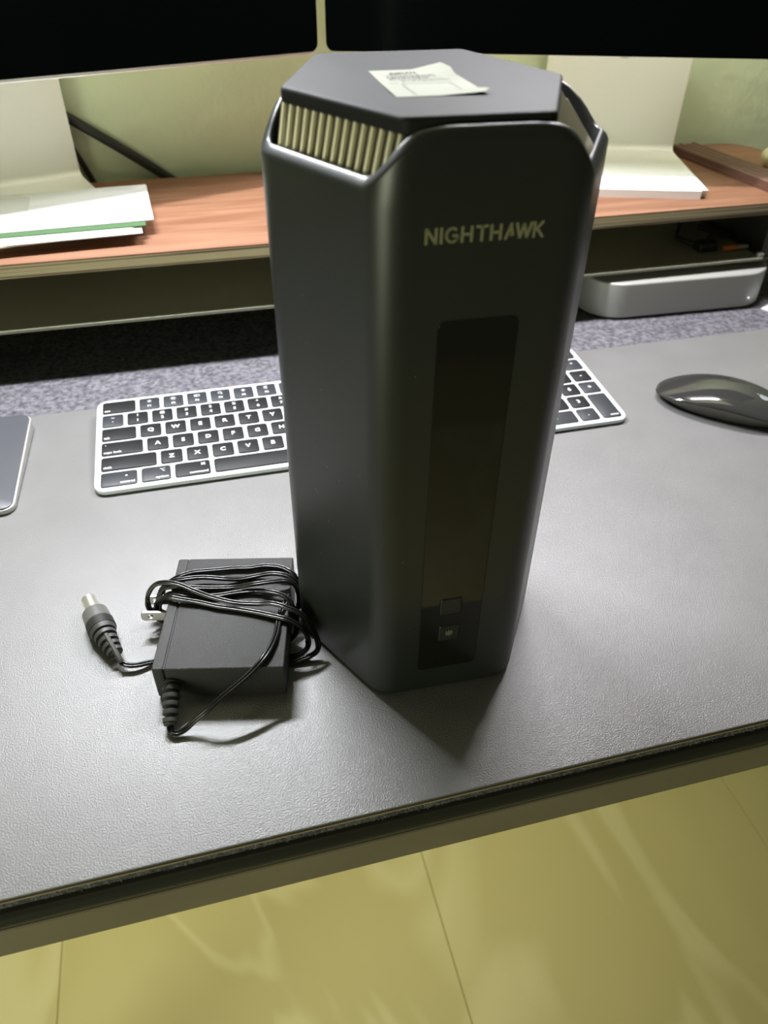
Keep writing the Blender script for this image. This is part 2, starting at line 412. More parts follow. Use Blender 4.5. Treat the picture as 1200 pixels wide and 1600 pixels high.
for face, (li, lj), pitch in ((4, (0, 1), 4.25), (0, (2, 3), 4.25), (2, (4, 5), 4.25)):
    A = Vector(HV[face]); B = Vector(HV[(face+1) % 6]); e = (B-A).normalized(); n = Vector((e.y, -e.x))
    la, lb = lid_edge(li, lj, 2.0)
    # backing plane of the grille
    z0, z1 = 252.0, 277.0
    b0 = A-n*6.6+e*4; b1 = B-n*6.6-e*4
    t0, t1 = la-n*2.2, lb-n*2.2
    bk = obj('grille', rings([[(b0.x, b0.y, z0), (b1.x, b1.y, z0), (t1.x, t1.y, z1), (t0.x, t0.y, z1)],
         [(b0.x-n.x*2, b0.y-n.y*2, z0), (b1.x-n.x*2, b1.y-n.y*2, z0), (t1.x-n.x*2, t1.y-n.y*2, z1), (t0.x-n.x*2, t0.y-n.y*2, z1)]]), M['rib_back'], router)
    t = 4.0
    while t < 68:
        pb = A+e*t-n*5.2
        # walk inward along -n until the lid edge line is met
        ed = (lb-la).normalized(); nn = Vector((ed.y, -ed.x)); den = (-n).dot(nn)
        s_ = (la-pb).dot(nn)/den; pt = pb-n*s_
        tl = (pt-la).dot(ed); L_ = (lb-la).length
        if -3.5 < tl < L_+3.5:
            f = 1.0
            if tl < 0: f = .8
            if tl > L_: f = .8
            q0 = Vector((pb.x, pb.y, 255)); q1 = Vector((pt.x, pt.y, 277)); q1 = q0+(q1-q0)*f
            obj('rib', rib(q0, q1, (n.x, n.y, .6)), M['rib'], bk, 60)
        t += pitch
# ---- front face fittings.  s = along the face from the front-left corner, z up
FL = Vector(HV[5]); FE = (Vector(HV[0])-FL).normalized(); FN = Vector((FE.y, -FE.x)); SO = 0.4
def onf(s, z, h=0):
    p = FL+FE*(s-SO)+FN*h; return (p.x, p.y, z)
def fpanel(name, s0, s1, z0, z1, r, h0, h1, m, parent, bev=.25):
    o = rrect(s0, s1, z0, z1, r, 5); ns = normals(o); R = []
    for d, h in ((0, h0), (0, h1-bev), (bev, h1)): R.append([onf(x-n[0]*d, z-n[1]*d, h) for (x, z), n in zip(o, ns)])
    return obj(name, rings(R), m, parent, 40)
fpanel('panel_groove', 20.7, 52.1, 18.6, 216.3, 3.3, -.5, .03, M['groove'], router, .01)
gp = fpanel('status_panel', 21.0, 51.8, 18.9, 216.0, 3.0, 0, .10, M['gloss'], router, .08)
for nm, s0, s1, z0, z1 in (('button', 30.7, 41.2, 59.4, 70.0), ('button', 31.0, 41.3, 40.3, 50.8)):
    fpanel('button_groove', s0-.55, s1+.55, z0-.55, z1+.55, 1.3, 0, .12, M['groove'], router, .01)
    bt = fpanel(nm, s0, s1, z0, z1, 1.0, 0, .5, M['button'], router, .35)
    if z0 < 50:
        cx, cz = (s0+s1)/2, (z0+z1)/2; q = []
        for k in range(8):
            a = 2*PI*k/8+.15; q.append(bar2((cx+1.15*math.cos(a), cz+1.15*math.sin(a)), (cx+2.0*math.cos(a), cz+2.0*math.sin(a)), .28))
        for k in range(8):
            a, b = 2*PI*k/8, 2*PI*(k+1)/8; q.append(bar2((cx+.62*math.cos(a), cz+.62*math.sin(a)), (cx+.62*math.cos(b), cz+.62*math.sin(b)), .2))
        ic = raw('light_symbol', strokes(q, lambda u, v, h: onf(u, v, .5+h), .04), M['icon'], bt)
# NIGHTHAWK lettering, built from strokes
hL, bw = 5.5, 0.92
glyph = {'N': (4.1, [((.4, 0), (.4, 1)), ((.4, .98), (3.7, .02)), ((3.7, 0), (3.7, 1))]),
 'I': (1.0, [((.5, 0), (.5, 1))]),
 'H': (4.1, [((.45, 0), (.45, 1)), ((3.65, 0), (3.65, 1)), ((.45, .5), (3.65, .5))]),
 'T': (4.2, [((0, .92), (4.2, .92)), ((2.1, 0), (2.1, 1))]),
 'A': (3.7, [((.35, 0), (2.3, 1)), ((2.0, .28), (2.9, .28)), ((2.15, .8), (2.95, .22))]),
 'W': (6.0, [((.3, 1), (1.75, .03)), ((1.75, .03), (2.95, .95)), ((2.95, .95), (4.15, .03)), ((4.15, .03), (5.6, 1))]),
 'K': (4.0, [((.45, 0), (.45, 1)), ((.6, .42), (3.5, 1)), ((1.5, .55), (3.7, 0))])}
q = []; x = 14.6
adv = {'N': 5.0, 'I': 1.9, 'G': 5.3, 'H': 5.1, 'T': 4.9, 'A': 3.7, 'W': 6.2, 'K': 4.0}
for ch in 'NIGHTHAWK':
    if ch == 'G':
        pts = [(x+2.3+2.0*math.cos(math.radians(a)), .5*hL+2.3*math.sin(math.radians(a))) for a in range(48, 341, 24)]
        pts += [(x+4.1, .16*hL), (x+4.1, .47*hL), (x+2.5, .47*hL)]
        for a, b in zip(pts, pts[1:]): q.append(bar2(a, b, bw*.95, .12))
    else:
        for a, b in glyph[ch][1]: q.append(bar2((x+a[0], a[1]*hL), (x+b[0], b[1]*hL), bw))
    x += adv[ch]
sc = 42.2/(x-14.6)
raw('brand_lettering', strokes(q, lambda u, v, h: onf(14.6+(u-14.6)*sc, 244.3+v, .02+h), .06), M['logo'], router)
# rear ports side, plain foot ring
obj('foot_ring', prism([(x*.88, y*.88) for x, y in HV], 0.0, 1.4), M['rubber'], router, 30)
# dust specks on the plastic
sv, sf = [], []
for i in range(46):
    f = random.choice((4, 4, 4, 5)); A = Vector(HV[f]); B = Vector(HV[(f+1) % 6]); e = (B-A).normalized(); n = Vector((e.y, -e.x))
    s_ = random.uniform(9, 62); z = random.uniform(12, 240)*random.random()**.35; L_ = random.uniform(.12, .3)*(3 if random.random() < .12 else 1); a = random.uniform(0, PI)
    p = A+e*s_+n*.03; k = len(sv)
    if f == 5 and 20 < s_ < 53: continue
    for du, dv in ((-L_, -.1), (L_, -.1), (L_, .1), (-L_, .1)):
        uu = du*math.cos(a)-dv*math.sin(a); vv = du*math.sin(a)+dv*math.cos(a); r_ = p+e*uu; sv.append((r_.x, r_.y, z+vv))
    sf.append((k, k+1, k+2, k+3))
ds = raw('dust', (sv, sf), mat('dust_grey', (.42, .43, .38), .9), router); tag(ds, None, None, None, 'stuff')

# ------------------------------------------------------------------ label stuck on the router lid
LT = 282.25
stk = [(168.2, -135.8, 0), (184.7, -137.6, .3), (196.0, -138.6, 2.6), (197.2, -147.4, 2.4), (197.6, -152.0, .9), (199.0, -177.7, .1), (200.0, -182.6, 1.6), (197.6, -184.0, .8), (182.0, -183.2, 0), (166.8, -182.9, 0), (166.6, -175, .25), (167.2, -160, 0)]
lab = thing('paper_label', 'creased cream paper label with a lifted corner stuck on top of the black router', 'label', (183, -160, LT))
cx, cy = 183, -160; V = [(0, 0, 0)]+[(x-cx, y-cy, z) for x, y, z in stk]; n_ = len(stk)
mid = [((x-cx)*.55, (y-cy)*.55, z*.06) for x, y, z in stk]
V = [(0, 0, 0.0)]+mid+[(x-cx, y-cy, z) for x, y, z in stk]
V2 = [(x, y, z+.12) for x, y, z in V]; k = len(V)
top = [(0, 1+i, 1+(i+1) % n_) for i in range(n_)]+[(1+i, 1+n_+i, 1+n_+(i+1) % n_, 1+(i+1) % n_) for i in range(n_)]
F = [tuple(a+k for a in f) for f in top]+[f[::-1] for f in top]+[(1+n_+i, 1+n_+(i+1) % n_, k+1+n_+(i+1) % n_, k+1+n_+i) for i in range(n_)]
obj('paper', (V+V2, F), M['sticker'], lab, 60)
tm = text_mesh('ROUTER', 3.3, 'LEFT', .12)
t = obj('print', tm, M['ink'], lab, loc=(-8.6, 15.2, .35), rot=(0, 0, math.radians(2)))
q = []
random.seed(3)
for yy, x0, x1, hh in ((13.0, -12, 9, .25), (11.0, -11, 6, .7), (8.6, -11.5, 10, .8), (6.4, -11, 4, .7), (4.0, -12, 12, .2), (1.6, -8, 11, .6), (-1.2, -13, -9.5, .2)):
    x = x0
    while x < x1:
        if hh < .3: q.append([Vector(p) for p in ((x0, yy), (x1, yy), (x1, yy+hh), (x0, yy+hh))]); break
        L_ = random.uniform(.5, 2.0); q.append([Vector(p) for p in ((x, yy), (x+L_, yy), (x+L_, yy+hh), (x, yy+hh))]); x += L_+.55
q.append(bar2((-9, -3), (-9, -22), .2)); q.append(bar2((9, -3), (9, -22), .2)); q.append(bar2((-9, -3), (9, -3), .2))
raw('fine_print', strokes(q, lambda u, v, h: (u, v, .32+h), .03), M['ink'], lab)

# ------------------------------------------------------------------ power adapter
AC = (82.0, -153.5, 1.7); AR = -12.4
ad = thing('power_adapter', 'black textured power adapter brick lying beside the router with its own cord wound around it', 'adapter', AC, AR)
aw, adp, ah = 68.5, 83.5, 22.6
def lrr(x0, x1, y0, y1, r=1.0): return rrect(x0, x1, y0, y1, r, 3)
obj('housing', prism(lrr(-aw/2+6.4, aw/2, -adp/2, adp/2), 0, ah, .9, .6, 3), M['adapter'], ad, 50)
pl = obj('plug_plate', prism(lrr(-aw/2, -aw/2+6.0, -adp/2, adp/2), .1, ah, .9, .6, 3), M['adapter_plate'], ad, 50)
obj('seam', box(-aw/2+5, -aw/2+7.5, -adp/2+.7, adp/2-.7, .7, ah-.6), M['groove'], ad)
def blade():
    # rounded strip with a hole, thin along y
    o = rrect(-17, 3, -3.2, 3.2, 1.6, 4); hole = [(-11.6+1.7*math.cos(2*PI*k/20), 1.7*math.sin(2*PI*k/20)) for k in range(20)]
    bm = bmesh.new()
    def loop(pts, y): return [bm.verts.new((x*S, y*S, z*S)) for x, z in pts]
    es = []
    for y in (-.75, .75):
        a = loop(o, y); b = loop(hole, y); E_ = []
        for l in (a, b):
            for i in range(len(l)): E_.append(bm.edges.new((l[i], l[(i+1) % len(l)])))
        bmesh.ops.triangle_fill(bm, use_beauty=True, edges=E_)
        es.append((a, b))
    for q_ in (0, 1):
        a, b = es[0][q_], es[1][q_]
        for i in range(len(a)): bm.faces.new((a[i], a[(i+1) % len(a)], b[(i+1) % len(a)], b[i]))
    bmesh.ops.recalc_face_normals(bm, faces=bm.faces)
    me = bpy.data.meshes.new('blade'); bm.to_mesh(me); bm.free(); return me
bme = blade()
for yy in (6.2, 18.9):
    tag(obj('prong', bme, M['nickel'], ad, loc=(-aw/2, yy, 11.5)), 'flat nickel plug prong')
def local(P, c=AC, r=AR):
    a = math.radians(-r); cs, sn = math.cos(a), math.sin(a)
    return [Vector((cs*(x-c[0])-sn*(y-c[1]), sn*(x-c[0])+cs*(y-c[1]), z-c[2])) for x, y, z in P]
# strain relief with slotted rings
sr = [(48.3, -187.5, 12.6), (47.6, -194, 11.5), (46.3, -203, 8.2), (45.2, -210.5, 4.9)]
prof = [(0, 5.0), (1.2, 5.2)]
s_ = 1.6
for k in range(5):
    prof += [(s_, 5.0-.25*k), (s_+.1, 3.5-.2*k), (s_+1.9, 3.4-.2*k), (s_+2.0, 4.9-.25*k), (s_+4.0, 4.8-.25*k)]; s_ += 4.1
prof += [(s_+.1, 3.4), (s_+1.2, 3.2)]
obj('strain_relief', lathe_path(local(sr), prof, 18), M['rubber'], ad, 30)
CR = 0.9
def twin(P, up=(0, 0, 1)):
    p = smooth_path(local(P), 8)
    return join(tube(p, CR, 8, up, CR*.93), tube(p, CR, 8, up, -CR*.93))
ZL = 0.95
def und(a, b): # stretch under the brick, back to the left side
    return [a, b]
wraps = [
 [(60, -119.5, ZL), (49.0, -120.5, 3), (46.2, -123.0, 12), (48.5, -123.3, 21), (56.2, -123.0, 26), (64.6, -121.2, 26.4), (75.3, -122.1, 26.4), (88.6, -123.6, 26.4), (97.5, -125.4, 26.4), (106.6, -125.8, 26.4), (115.3, -129.3, 26.6), (120.7, -134.9, 26.6), (123.2, -138.7, 23), (124.0, -141.0, 14), (123.6, -142, 5), (116, -142, ZL), (100, -140, ZL)],
 [(60, -127, ZL), (46, -128, 3), (42.2, -128.2, 12), (45.0, -128.2, 21), (50.6, -127.1, 26.5), (58.1, -128.1, 28.6), (70.3, -129.2, 28.6), (83.2, -133.0, 28), (91.1, -133.6, 26.6), (100.0, -133.4, 26.6), (109.6, -135.4, 28.4), (117.6, -139.2, 28.4), (122.4, -141.5, 24), (123.8, -142.9, 16), (123, -144.5, 7), (116, -145, ZL), (100, -143, ZL)],
 [(70, -136, ZL), (48, -135, 2.5), (41.0, -133.2, 6), (37.6, -131.0, 13), (38.6, -129.8, 22), (43.3, -128.6, 28), (48.8, -130.2, 30.3), (56.5, -134.0, 31.0), (64.8, -140.5, 30.4), (73.8, -146.4, 29.0), (86.0, -153.1, 28.2), (98.4, -157.4, 28.4), (106.5, -160.6, 30.0), (114.3, -166.1, 30.0), (121.2, -170.3, 27.0), (125.4, -173.6, 20.0), (128.1, -177.8, 11.0), (126.2, -179.9, 5.0), (116.2, -181.1, 2.2), (106, -181, ZL), (92, -178, ZL)],
 [(70, -140, ZL), (50, -137.5, 2.5), (42.6, -134.6, 7), (41.4, -133.2, 14), (43.7, -134.1, 21), (49.9, -138.6, 26.8), (57.6, -142.8, 27.2), (67.6, -147.1, 26.6), (77.4, -152.5, 26.4), (89.6, -158.0, 26.4), (100.0, -163.5, 26.6), (107.9, -168.4, 27.0), (113.9, -172.0, 26.4), (120.0, -175.3, 22.0), (122.8, -176.1, 13.0), (121.4, -177.3, 6.0), (114.0, -177.1, 2), (104, -176, ZL), (90, -172, ZL)],
 [(64, -131, ZL), (48, -131, 3), (43.0, -130.4, 10), (44.3, -129.8, 18.0), (47.7, -128.6, 24.0), (55.3, -131.3, 26.7), (66.4, -134.7, 26.5), (76.8, -137.6, 26.6), (87.1, -140.0, 27), (98.7, -143.4, 30.2), (109.2, -144.3, 30.6), (117.0, -144.4, 29.5), (121.6, -145.2, 25.0), (122.8, -146.0, 16.0), (121, -147, 6), (114, -148, ZL), (96, -146, ZL)],
 [(66, -137, ZL), (49, -135.5, 3), (43.6, -134.0, 9), (45.2, -133.6, 18.0), (51.2, -134.9, 25.5), (62.4, -140.3, 26.6), (76.3, -143.8, 26.6), (88.5, -144.2, 26.6), (98.9, -145.7, 26.8), (107.9, -150.5, 28.4), (114.6, -155.4, 27.6), (117.4, -160.1, 24.0), (118.6, -163.0, 15.0), (117, -165, 6), (108, -165, ZL), (92, -161, ZL)],
]
cds = [twin(w_) for w_ in wraps]
free = [(116.6, -149.5, 23.4), (114.7, -156.2, 25.6), (110.8, -163.4, 25.5), (107.9, -171.8, 25.5), (105.5, -180.2, 26.2), (101.8, -188.3, 27), (96.7, -195.8, 27), (89.2, -201.3, 24.5), (81, -205.7, 22), (72.9, -209.2, 19), (65.3, -211.3, 14), (59.1, -211.5, 9), (53.2, -212.6, 4.4), (48.9, -213.2, 3), (46.0, -212.4, 3.6), (45.2, -209.6, 5)]
cds.append(twin(free))
obj('cord', join(*cds), M['cord'], ad, 60)
# barrel plug at the end of the cord
pp = [(2.0, -109.7, 8.1), (7.1, -125.9, 8.1), (11.8, -140.1, 8.1), (13.8, -145.6, 7.9), (17.3, -153.5, 6.6), (19.9, -159.7, 5.4), (21, -162, 5)]
pth = [tuple(v) for v in smooth_path(local(pp), 5)]
tag(obj('barrel', lathe_path(pth, [(-.0, 2.4), (0.1, 3.9), (.4, 4.2), (14.5, 4.2)], 28), M['nickel'], ad, 40), 'shiny nickel barrel tip')
obj('barrel_bore', lathe_path(pth, [(-.3, 2.3), (.5, 2.3)], 16), M['groove'], ad)
gr = [(13.0, 4.2), (13.1, 6.4), (13.9, 7.3), (23.0, 7.9), (23.2, 7.9)]
obj('plug_grip', lathe_path(pth, gr, 32), M['plug_grip'], ad, 40)
rg = [(23.0, 7.7)]; s_ = 23.2
for k in range(5): rg += [(s_+.1, 7.3), (s_+.45, 7.3), (s_+.55, 7.95), (s_+1.15, 7.95)]; s_ += 1.15
rg += [(s_+.1, 7.5), (s_+3.4, 6.8), (s_+3.5, 5.0)]
obj('ring_collar', lathe_path(pth, rg, 32), M['rubber'], ad, 30)
s_ += 3.0
rl = [(s_, 4.6)]
for k in range(4):
    r0 = 6.4-.62*k; rl += [(s_+.2, 4.1-.35*k), (s_+1.8, 3.9-.35*k), (s_+1.9, r0), (s_+4.0, r0-.25)]; s_ += 4.0
rl += [(s_+.1, 2.6), (s_+.6, 2.4)]
obj('plug_relief', lathe_path(pth, rl, 26), M['rubber'], ad, 30)
obj('relief_spine', tube([Vector(p)+Vector((0, 0, 5.2-.27*i)) for i, p in enumerate(pth[15:])], 1.5, 6), M['rubber'], ad, 40)
pc = [(19.3, -157.6, 4.8), (21.5, -161.6, 4.6), (25.0, -163.6, 4.2), (29.7, -163.9, 3.6), (35.0, -162.8, 2.6), (40.3, -161.9, 1.8), (45.7, -161.4, 1.0), (62, -161, ZL), (80, -163, ZL)]
obj('plug_cord', join(tube(smooth_path(local(pc), 6), CR, 8, (0, 0, 1), CR*.93), tube(smooth_path(local(pc), 6), CR, 8, (0, 0, 1), -CR*.93)), M['cord'], ad, 60)

# ------------------------------------------------------------------ keyboard
KW, KD = 418.7, 114.9
kb = thing('keyboard', 'slim silver keyboard with black keys and number pad lying behind the router', 'keyboard', (0, 0, 0))
tl = lambda x, y: max(0, y)*0.0572
case = prism(rrect(0, KW, 0, KD, 9, 6), .7, 4.4, .7, 1.2, 3, lambda x, y: 0)
ctop = [(x, y, z+(tl(x, y) if z > 2.2 else 0)) for x, y, z in case[0]]
obj('case', (ctop, case[1]), M['kb_alu'], kb, 40)
obj('foot', box(20, 398, 96, 104, 0, 1.2), M['pad_base'], kb); obj('foot', box(20, 398, 8, 14, 0, 1.2), M['pad_base'], kb)
PYK, U = 18.2169, 19.0
def row_y(r): return 2.8+PYK*(r+.5)
key_cache = {}
ang = math.atan(0.0572)
def key(x, y, wk, hk, legends, grey=False):
    kk = (round(wk, 2), round(hk, 2), grey)
    m = M['key_grey'] if grey else M['key']
    if kk not in key_cache:
        o = obj('key', prism(rrect(-wk/2, wk/2, -hk/2, hk/2, 1.9, 3), -1.0, .95, .3, 0, 2), m, kb, 40); key_cache[kk] = o.data
    else: o = obj('key', key_cache[kk], m, kb)
    o.location = Vector((x, y, 4.45+y*.0572))*S; o.rotation_euler = (ang, 0, 0)
    for (s, sz, lx, ly, al, bo) in legends:
        t = obj('legend', text_mesh(s, sz, al, bo), M['legend'], o); t.location = Vector((lx, ly, .98))*S
KH = 15.3
def L1(s): return [(s, 6.0, 0, 0, 'CENTER', .16)]
def L2(a, b): return [(a, 3.9, 0, 3.3, 'CENTER', .12), (b, 4.6, 0, -3.2, 'CENTER', .12)]
def kx(c): return 3.2+c*U
def small(s, wk): return [(s, 3.3, -wk/2+1.6, -5.7, 'LEFT', .07)]
def smallr(s, wk): return [(s, 3.3, wk/2-1.6, -5.7, 'RIGHT', .07)]
W = lambda u: u*U-3.0
# function row
key(kx(.75), row_y(5), W(1.5), KH, small('esc', W(1.5)))
fic = ['☼', '☀', '▭', '○', '◊', '☾', '◁◁', '▷', '▷▷', '◁', '◁', '◁']
for i in range(12): key(kx(2+i), row_y(5), W(1), KH, [('F%d' % (i+1), 3.3, 0, -3.6, 'CENTER', .08)], True)
def circ(cx_, cy_, r_, a0=0, a1=360, n_=10): return [(cx_+r_*math.cos(math.radians(a0+(a1-a0)*i/n_)), cy_+r_*math.sin(math.radians(a0+(a1-a0)*i/n_))) for i in range(n_+1)]
def poly(P, wd=.42): return [bar2(a, b, wd, .1) for a, b in zip(P, P[1:])]
def sun(r_): return poly(circ(0, 3, r_), .5)+[bar2((1.6*r_*math.cos(a), 3+1.6*r_*math.sin(a)), (2.2*r_*math.cos(a), 3+2.2*r_*math.sin(a)), .4) for a in [PI*i/4 for i in range(8)]]
icons = [sun(.8), sun(1.0), poly([(-2, 1.8), (2, 1.8), (2, 4.2), (-2, 4.2), (-2, 1.8)])+[bar2((0, 1.8), (0, 4.2), .4), bar2((-2, 3), (0, 3), .4)],
 poly(circ(-.3, 3.3, 1.4))+[bar2((.7, 2.2), (1.8, 1.1), .5)], [circ(0, 3.6, .8)]+poly(circ(0, 3.4, 1.5, 180, 360))+[bar2((0, 1.9), (0, 1), .4)], poly(circ(0, 3, 1.7, 40, 300))+poly(circ(1.1, 3.6, 1.4, 110, 280))]
fkeys = [o for o in kb.children if o.data is key_cache[(round(W(1), 2), round(KH, 2), True)]]
for o, q in zip(fkeys, icons):
    raw('icon', strokes([[Vector(p) for p in c] for c in q], lambda u, v, h: (u, v, .97+h), .03), M['legend'], o)
key(kx(14.0), row_y(5), W(1), KH, [], True)
# number row
key(kx(.5), row_y(4), W(1), KH, L2('~', '`'), True)
for i, (a, b) in enumerate(zip('!@#$%^&*()_+', '1234567890-=')): key(kx(1.5+i), row_y(4), W(1), KH, L2(a, b))
key(kx(13.75), row_y(4), W(1.5), KH, smallr('delete', W(1.5)))
key(kx(.75), row_y(3), W(1.5), KH, small('tab', W(1.5)))
for i, a in enumerate('QWERTYUIOP'): key(kx(2+i), row_y(3), W(1), KH, L1(a))
for i, (a, b) in enumerate((('{', '['), ('}', ']'), ('|', '\\'))): key(kx(12+i), row_y(3), W(1), KH, L2(a, b))
key(kx(.875), row_y(2), W(1.75), KH, small('caps lock', W(1.75))+[('•', 3.4, -W(1.75)/2+3, 4.2, 'CENTER', 0)])
for i, a in enumerate('ASDFGHJKL'): key(kx(2.25+i), row_y(2), W(1), KH, L1(a))
for i, (a, b) in enumerate(((':', ';'), ('"', "'"))): key(kx(11.25+i), row_y(2), W(1), KH, L2(a, b))
key(kx(13.625), row_y(2), W(1.75), KH, smallr('return', W(1.75)))
key(kx(1.125), row_y(1), W(2.25), KH, small('shift', W(2.25)))
for i, a in enumerate('ZXCVBNM'): key(kx(2.75+i), row_y(1), W(1), KH, L1(a))
for i, (a, b) in enumerate((('<', ','), ('>', '.'), ('?', '/'))): key(kx(9.75+i), row_y(1), W(1), KH, L2(a, b))
key(kx(13.375), row_y(1), W(2.25), KH, smallr('shift', W(2.25)))
key(kx(.75), row_y(0), W(1.5), KH, smallr('control', W(1.5))+[('^', 4.2, 5.2, 1.6, 'CENTER', .08)], True)
key(kx(2.125), row_y(0), W(1.25), KH, smallr('option', W(1.25))+[('⌥', 4.2, 4.6, 2.8, 'CENTER', .05)], True)
key(kx(3.5), row_y(0), W(1.5), KH, smallr('command', W(1.5))+[('⌘', 4.0, 7.8, 3.6, 'CENTER', .05)])
key(kx(7.625), row_y(0), W(6.75), KH, [])
key(kx(11.75), row_y(0), W(1.5), KH, small('command', W(1.5))); key(kx(12.9), row_y(0), W(.8), KH, [], True); key(kx(13.9), row_y(0), W(1.2), KH, [], True)
nx = [280.6+U*(i+.5) for i in range(3)]
for i in range(3):
    key(nx[i], row_y(5), W(1), KH, [('F%d' % (13+i), 3.3, 0, -3.6, 'CENTER', .08)], True); key(nx[i], row_y(4), W(1), KH, [], True); key(nx[i], row_y(3), W(1), KH, [], True)
    key(nx[i], row_y(0), W(1), KH, [])
key(nx[1], row_y(1), W(1), KH, [])
np_ = [339.5+U*(i+.5) for i in range(4)]
for i in range(4): key(np_[i], row_y(5), W(1), KH, [('F%d' % (16+i), 3.3, 0, -3.6, 'CENTER', .08)], True)
for i, a in enumerate(('clear', '=', '/', '*')): key(np_[i], row_y(4), W(1), KH, L1(a) if len(a) == 1 else small(a, W(1)), True)
for i, a in enumerate('789'): key(np_[i], row_y(3), W(1), KH, L1(a))
for i, a in enumerate('456'): key(np_[i], row_y(2), W(1), KH, L1(a))
for i, a in enumerate('123'): key(np_[i], row_y(1), W(1), KH, L1(a))
key(np_[3], row_y(3), W(1), KH, L1('-'), False); key(np_[3], row_y(2), W(1), KH, L1('+'), True)
key(np_[3], (row_y(0)+row_y(1))/2, W(1), KH+PYK, [('enter', 3.3, W(1)/2-1.6, -14.6, 'RIGHT', .07)], True)
key((np_[0]+np_[1])/2, row_y(0), W(2), KH, L1('0'), True); key(np_[2], row_y(0), W(1), KH, L1('.'), True)

# ------------------------------------------------------------------ mouse (left-pointing nose, heading 139 degrees)
mo = thing('mouse', 'low black glossy computer mouse with a grey fruit emblem on the right of the desk', 'mouse', (508, 2, 0), 139)
# local +x = nose
NM = 44
def mouse_ring(k, hz):  # super-ellipse outline scaled by k
    out = []
    for i in range(NM):
        t = 2*PI*i/NM; c_, s2 = math.cos(t), math.sin(t)
        x_ = 56.7*k*math.copysign(abs(c_)**.80, c_); y_ = 28.6*k*math.copysign(abs(s2)**.84, s2)
        out.append((x_, y_, hz(x_, y_)))
    return out
def arch(x_): return 4.2+9.5*math.cos(min(abs(x_)/60, 1)*PI/2)**.9
def topz(x_, y_, k): 
    e = 1-(abs(k))**2.6
    return arch(x_)+ (21.4-13.7)*max(e, 0)**.62*(0.35+.65*math.cos(min(abs(x_)/64, 1)*PI/2))
R_ = [mouse_ring(.76, lambda x_, y_: .0), mouse_ring(.80, lambda x_, y_: .9), mouse_ring(.90, lambda x_, y_: 1.6+arch(x_)*.22), mouse_ring(.97, lambda x_, y_: arch(x_)*.72), mouse_ring(.998, lambda x_, y_: arch(x_)-.3)]
obj('base', rings(R_), M['mouse_base'], mo, 60)
R_ = [mouse_ring(.96, lambda x_, y_: arch(x_)-.4), mouse_ring(1.0, lambda x_, y_: arch(x_)+.1)]
for k_ in (.985, .96, .92, .86, .78, .68, .56, .42, .26, .1): R_.append(mouse_ring(k_, lambda x_, y_, k_=k_: topz(x_/max(k_, .1)*k_, y_, k_)))
obj('top_shell', rings(R_), M['mouse_top'], mo, 60)
# emblem: rounded body with a bite and a leaf
def emb(a):
    return [(3.6*math.cos(t)*(1+.10*math.cos(2*t+.4)) , 3.9*math.sin(t)*(1-.06*math.sin(3*t))) for t in a]
body = emb([2*PI*i/28 for i in range(28)])
body = [(min(x_, 2.3+.42*(y_-.6)**2) if abs(y_-.6) < 1.9 and x_ > 0 else x_, y_) for x_, y_ in body]
leaf = [(.1, 4.3), (.5, 5.6), (1.7, 6.5), (1.5, 5.2), (.9, 4.5)]
def onm(u, v, h):  # emblem up = towards the nose
    x_ = -27+v; y_ = -u; k_ = max(abs(y_)/28.6, abs(x_)/56.7); k_ = math.sqrt((x_/56.7)**2+(y_/28.6)**2)
    return (x_, y_, topz(x_, y_, k_)+.12+h)
raw('emblem', strokes([body, leaf], onm, .08), M['mouse_logo'], mo)

# ------------------------------------------------------------------ trackpad
tp = thing('trackpad', 'dark slate trackpad wedge at the left end of the desk mat', 'trackpad', (-131, 54, 0), -1.5)
tlt = lambda x, y: (y+57.5)*.052
b_ = prism(rrect(-80, 80, -57.5, 57.5, 8, 6), .4, 4.2, .5, 1.2, 3)
obj('base', ([(x, y, z+(tlt(x, y) if z > 2.2 else 0)) for x, y, z in b_[0]], b_[1]), M['pad_base'], tp, 40)
obj('glass_surface', prism(rrect(-79.2, 78.6, -56.6, 56.8, 7.4, 6), 4.1, 5.3, .3, 0, 2, tlt), M['pad_top'], tp, 40)
obj('foot', box(-60, 60, 40, 46, 0, 1), M['groove'], tp); obj('foot', box(-60, 60, -46, -40, 0, 1), M['groove'], tp)

# ------------------------------------------------------------------ desk shelf
sh = thing('desk_shelf', 'long walnut-topped plywood monitor shelf standing at the back of the desk', 'shelf', (218, 297, 0))
def shl(x0, x1, y0, y1, r): return [(x-218, y-297) for x, y in rrect(x0, x1, y0, y1, r, 7)]
obj('walnut_top', prism(shl(-330, 766, 193, 403, 38), 98.8, 100, .3, 0, 2), M['walnut'], sh, 40)
obj('plywood_core', prism(shl(-330, 766, 193.2, 402.8, 38), 88, 98.8, 0, .4, 2), M['ply'], sh, 40)
for x0, x1 in ((-290, -278), (672, 684)):
    obj('support', prism(rrect(x0-218, x1-218, 205-297, 392-297, 2, 2), -2.3, 88), M['desk_black'], sh, 40)
tr = [(-276, 188.5), (662, 188.5), (662, 380), (-276, 380)]
tpts = rings([[(x-218, y-297, 43.2) for x, y in tr], [(x-218, y-297, 44.8) for x, y in tr]])
lipb = box(-276-218, 662-218, 188.2-297, 189.8-297, 43.2, 45.6)
obj('inner_tray', join(tpts, lipb), M['tray'], sh)
obj('tray_hanger', box(662.2-218, 671.8-218, 188.4-297, 380-297, 43.2, 44.8), M['desk_black'], sh)
obj('tray_hanger', box(-278-218, -276.2-218, 188.4-297, 380-297, 43.2, 44.8), M['desk_black'], sh)
tag(obj('tray_clip', prism(rrect(658-218, 665-218, 190.2-297, 196-297, 1.2, 3), 45.6, 49.2, 1, 0, 3), M['alu'], sh, 40), 'small silver tray clip')

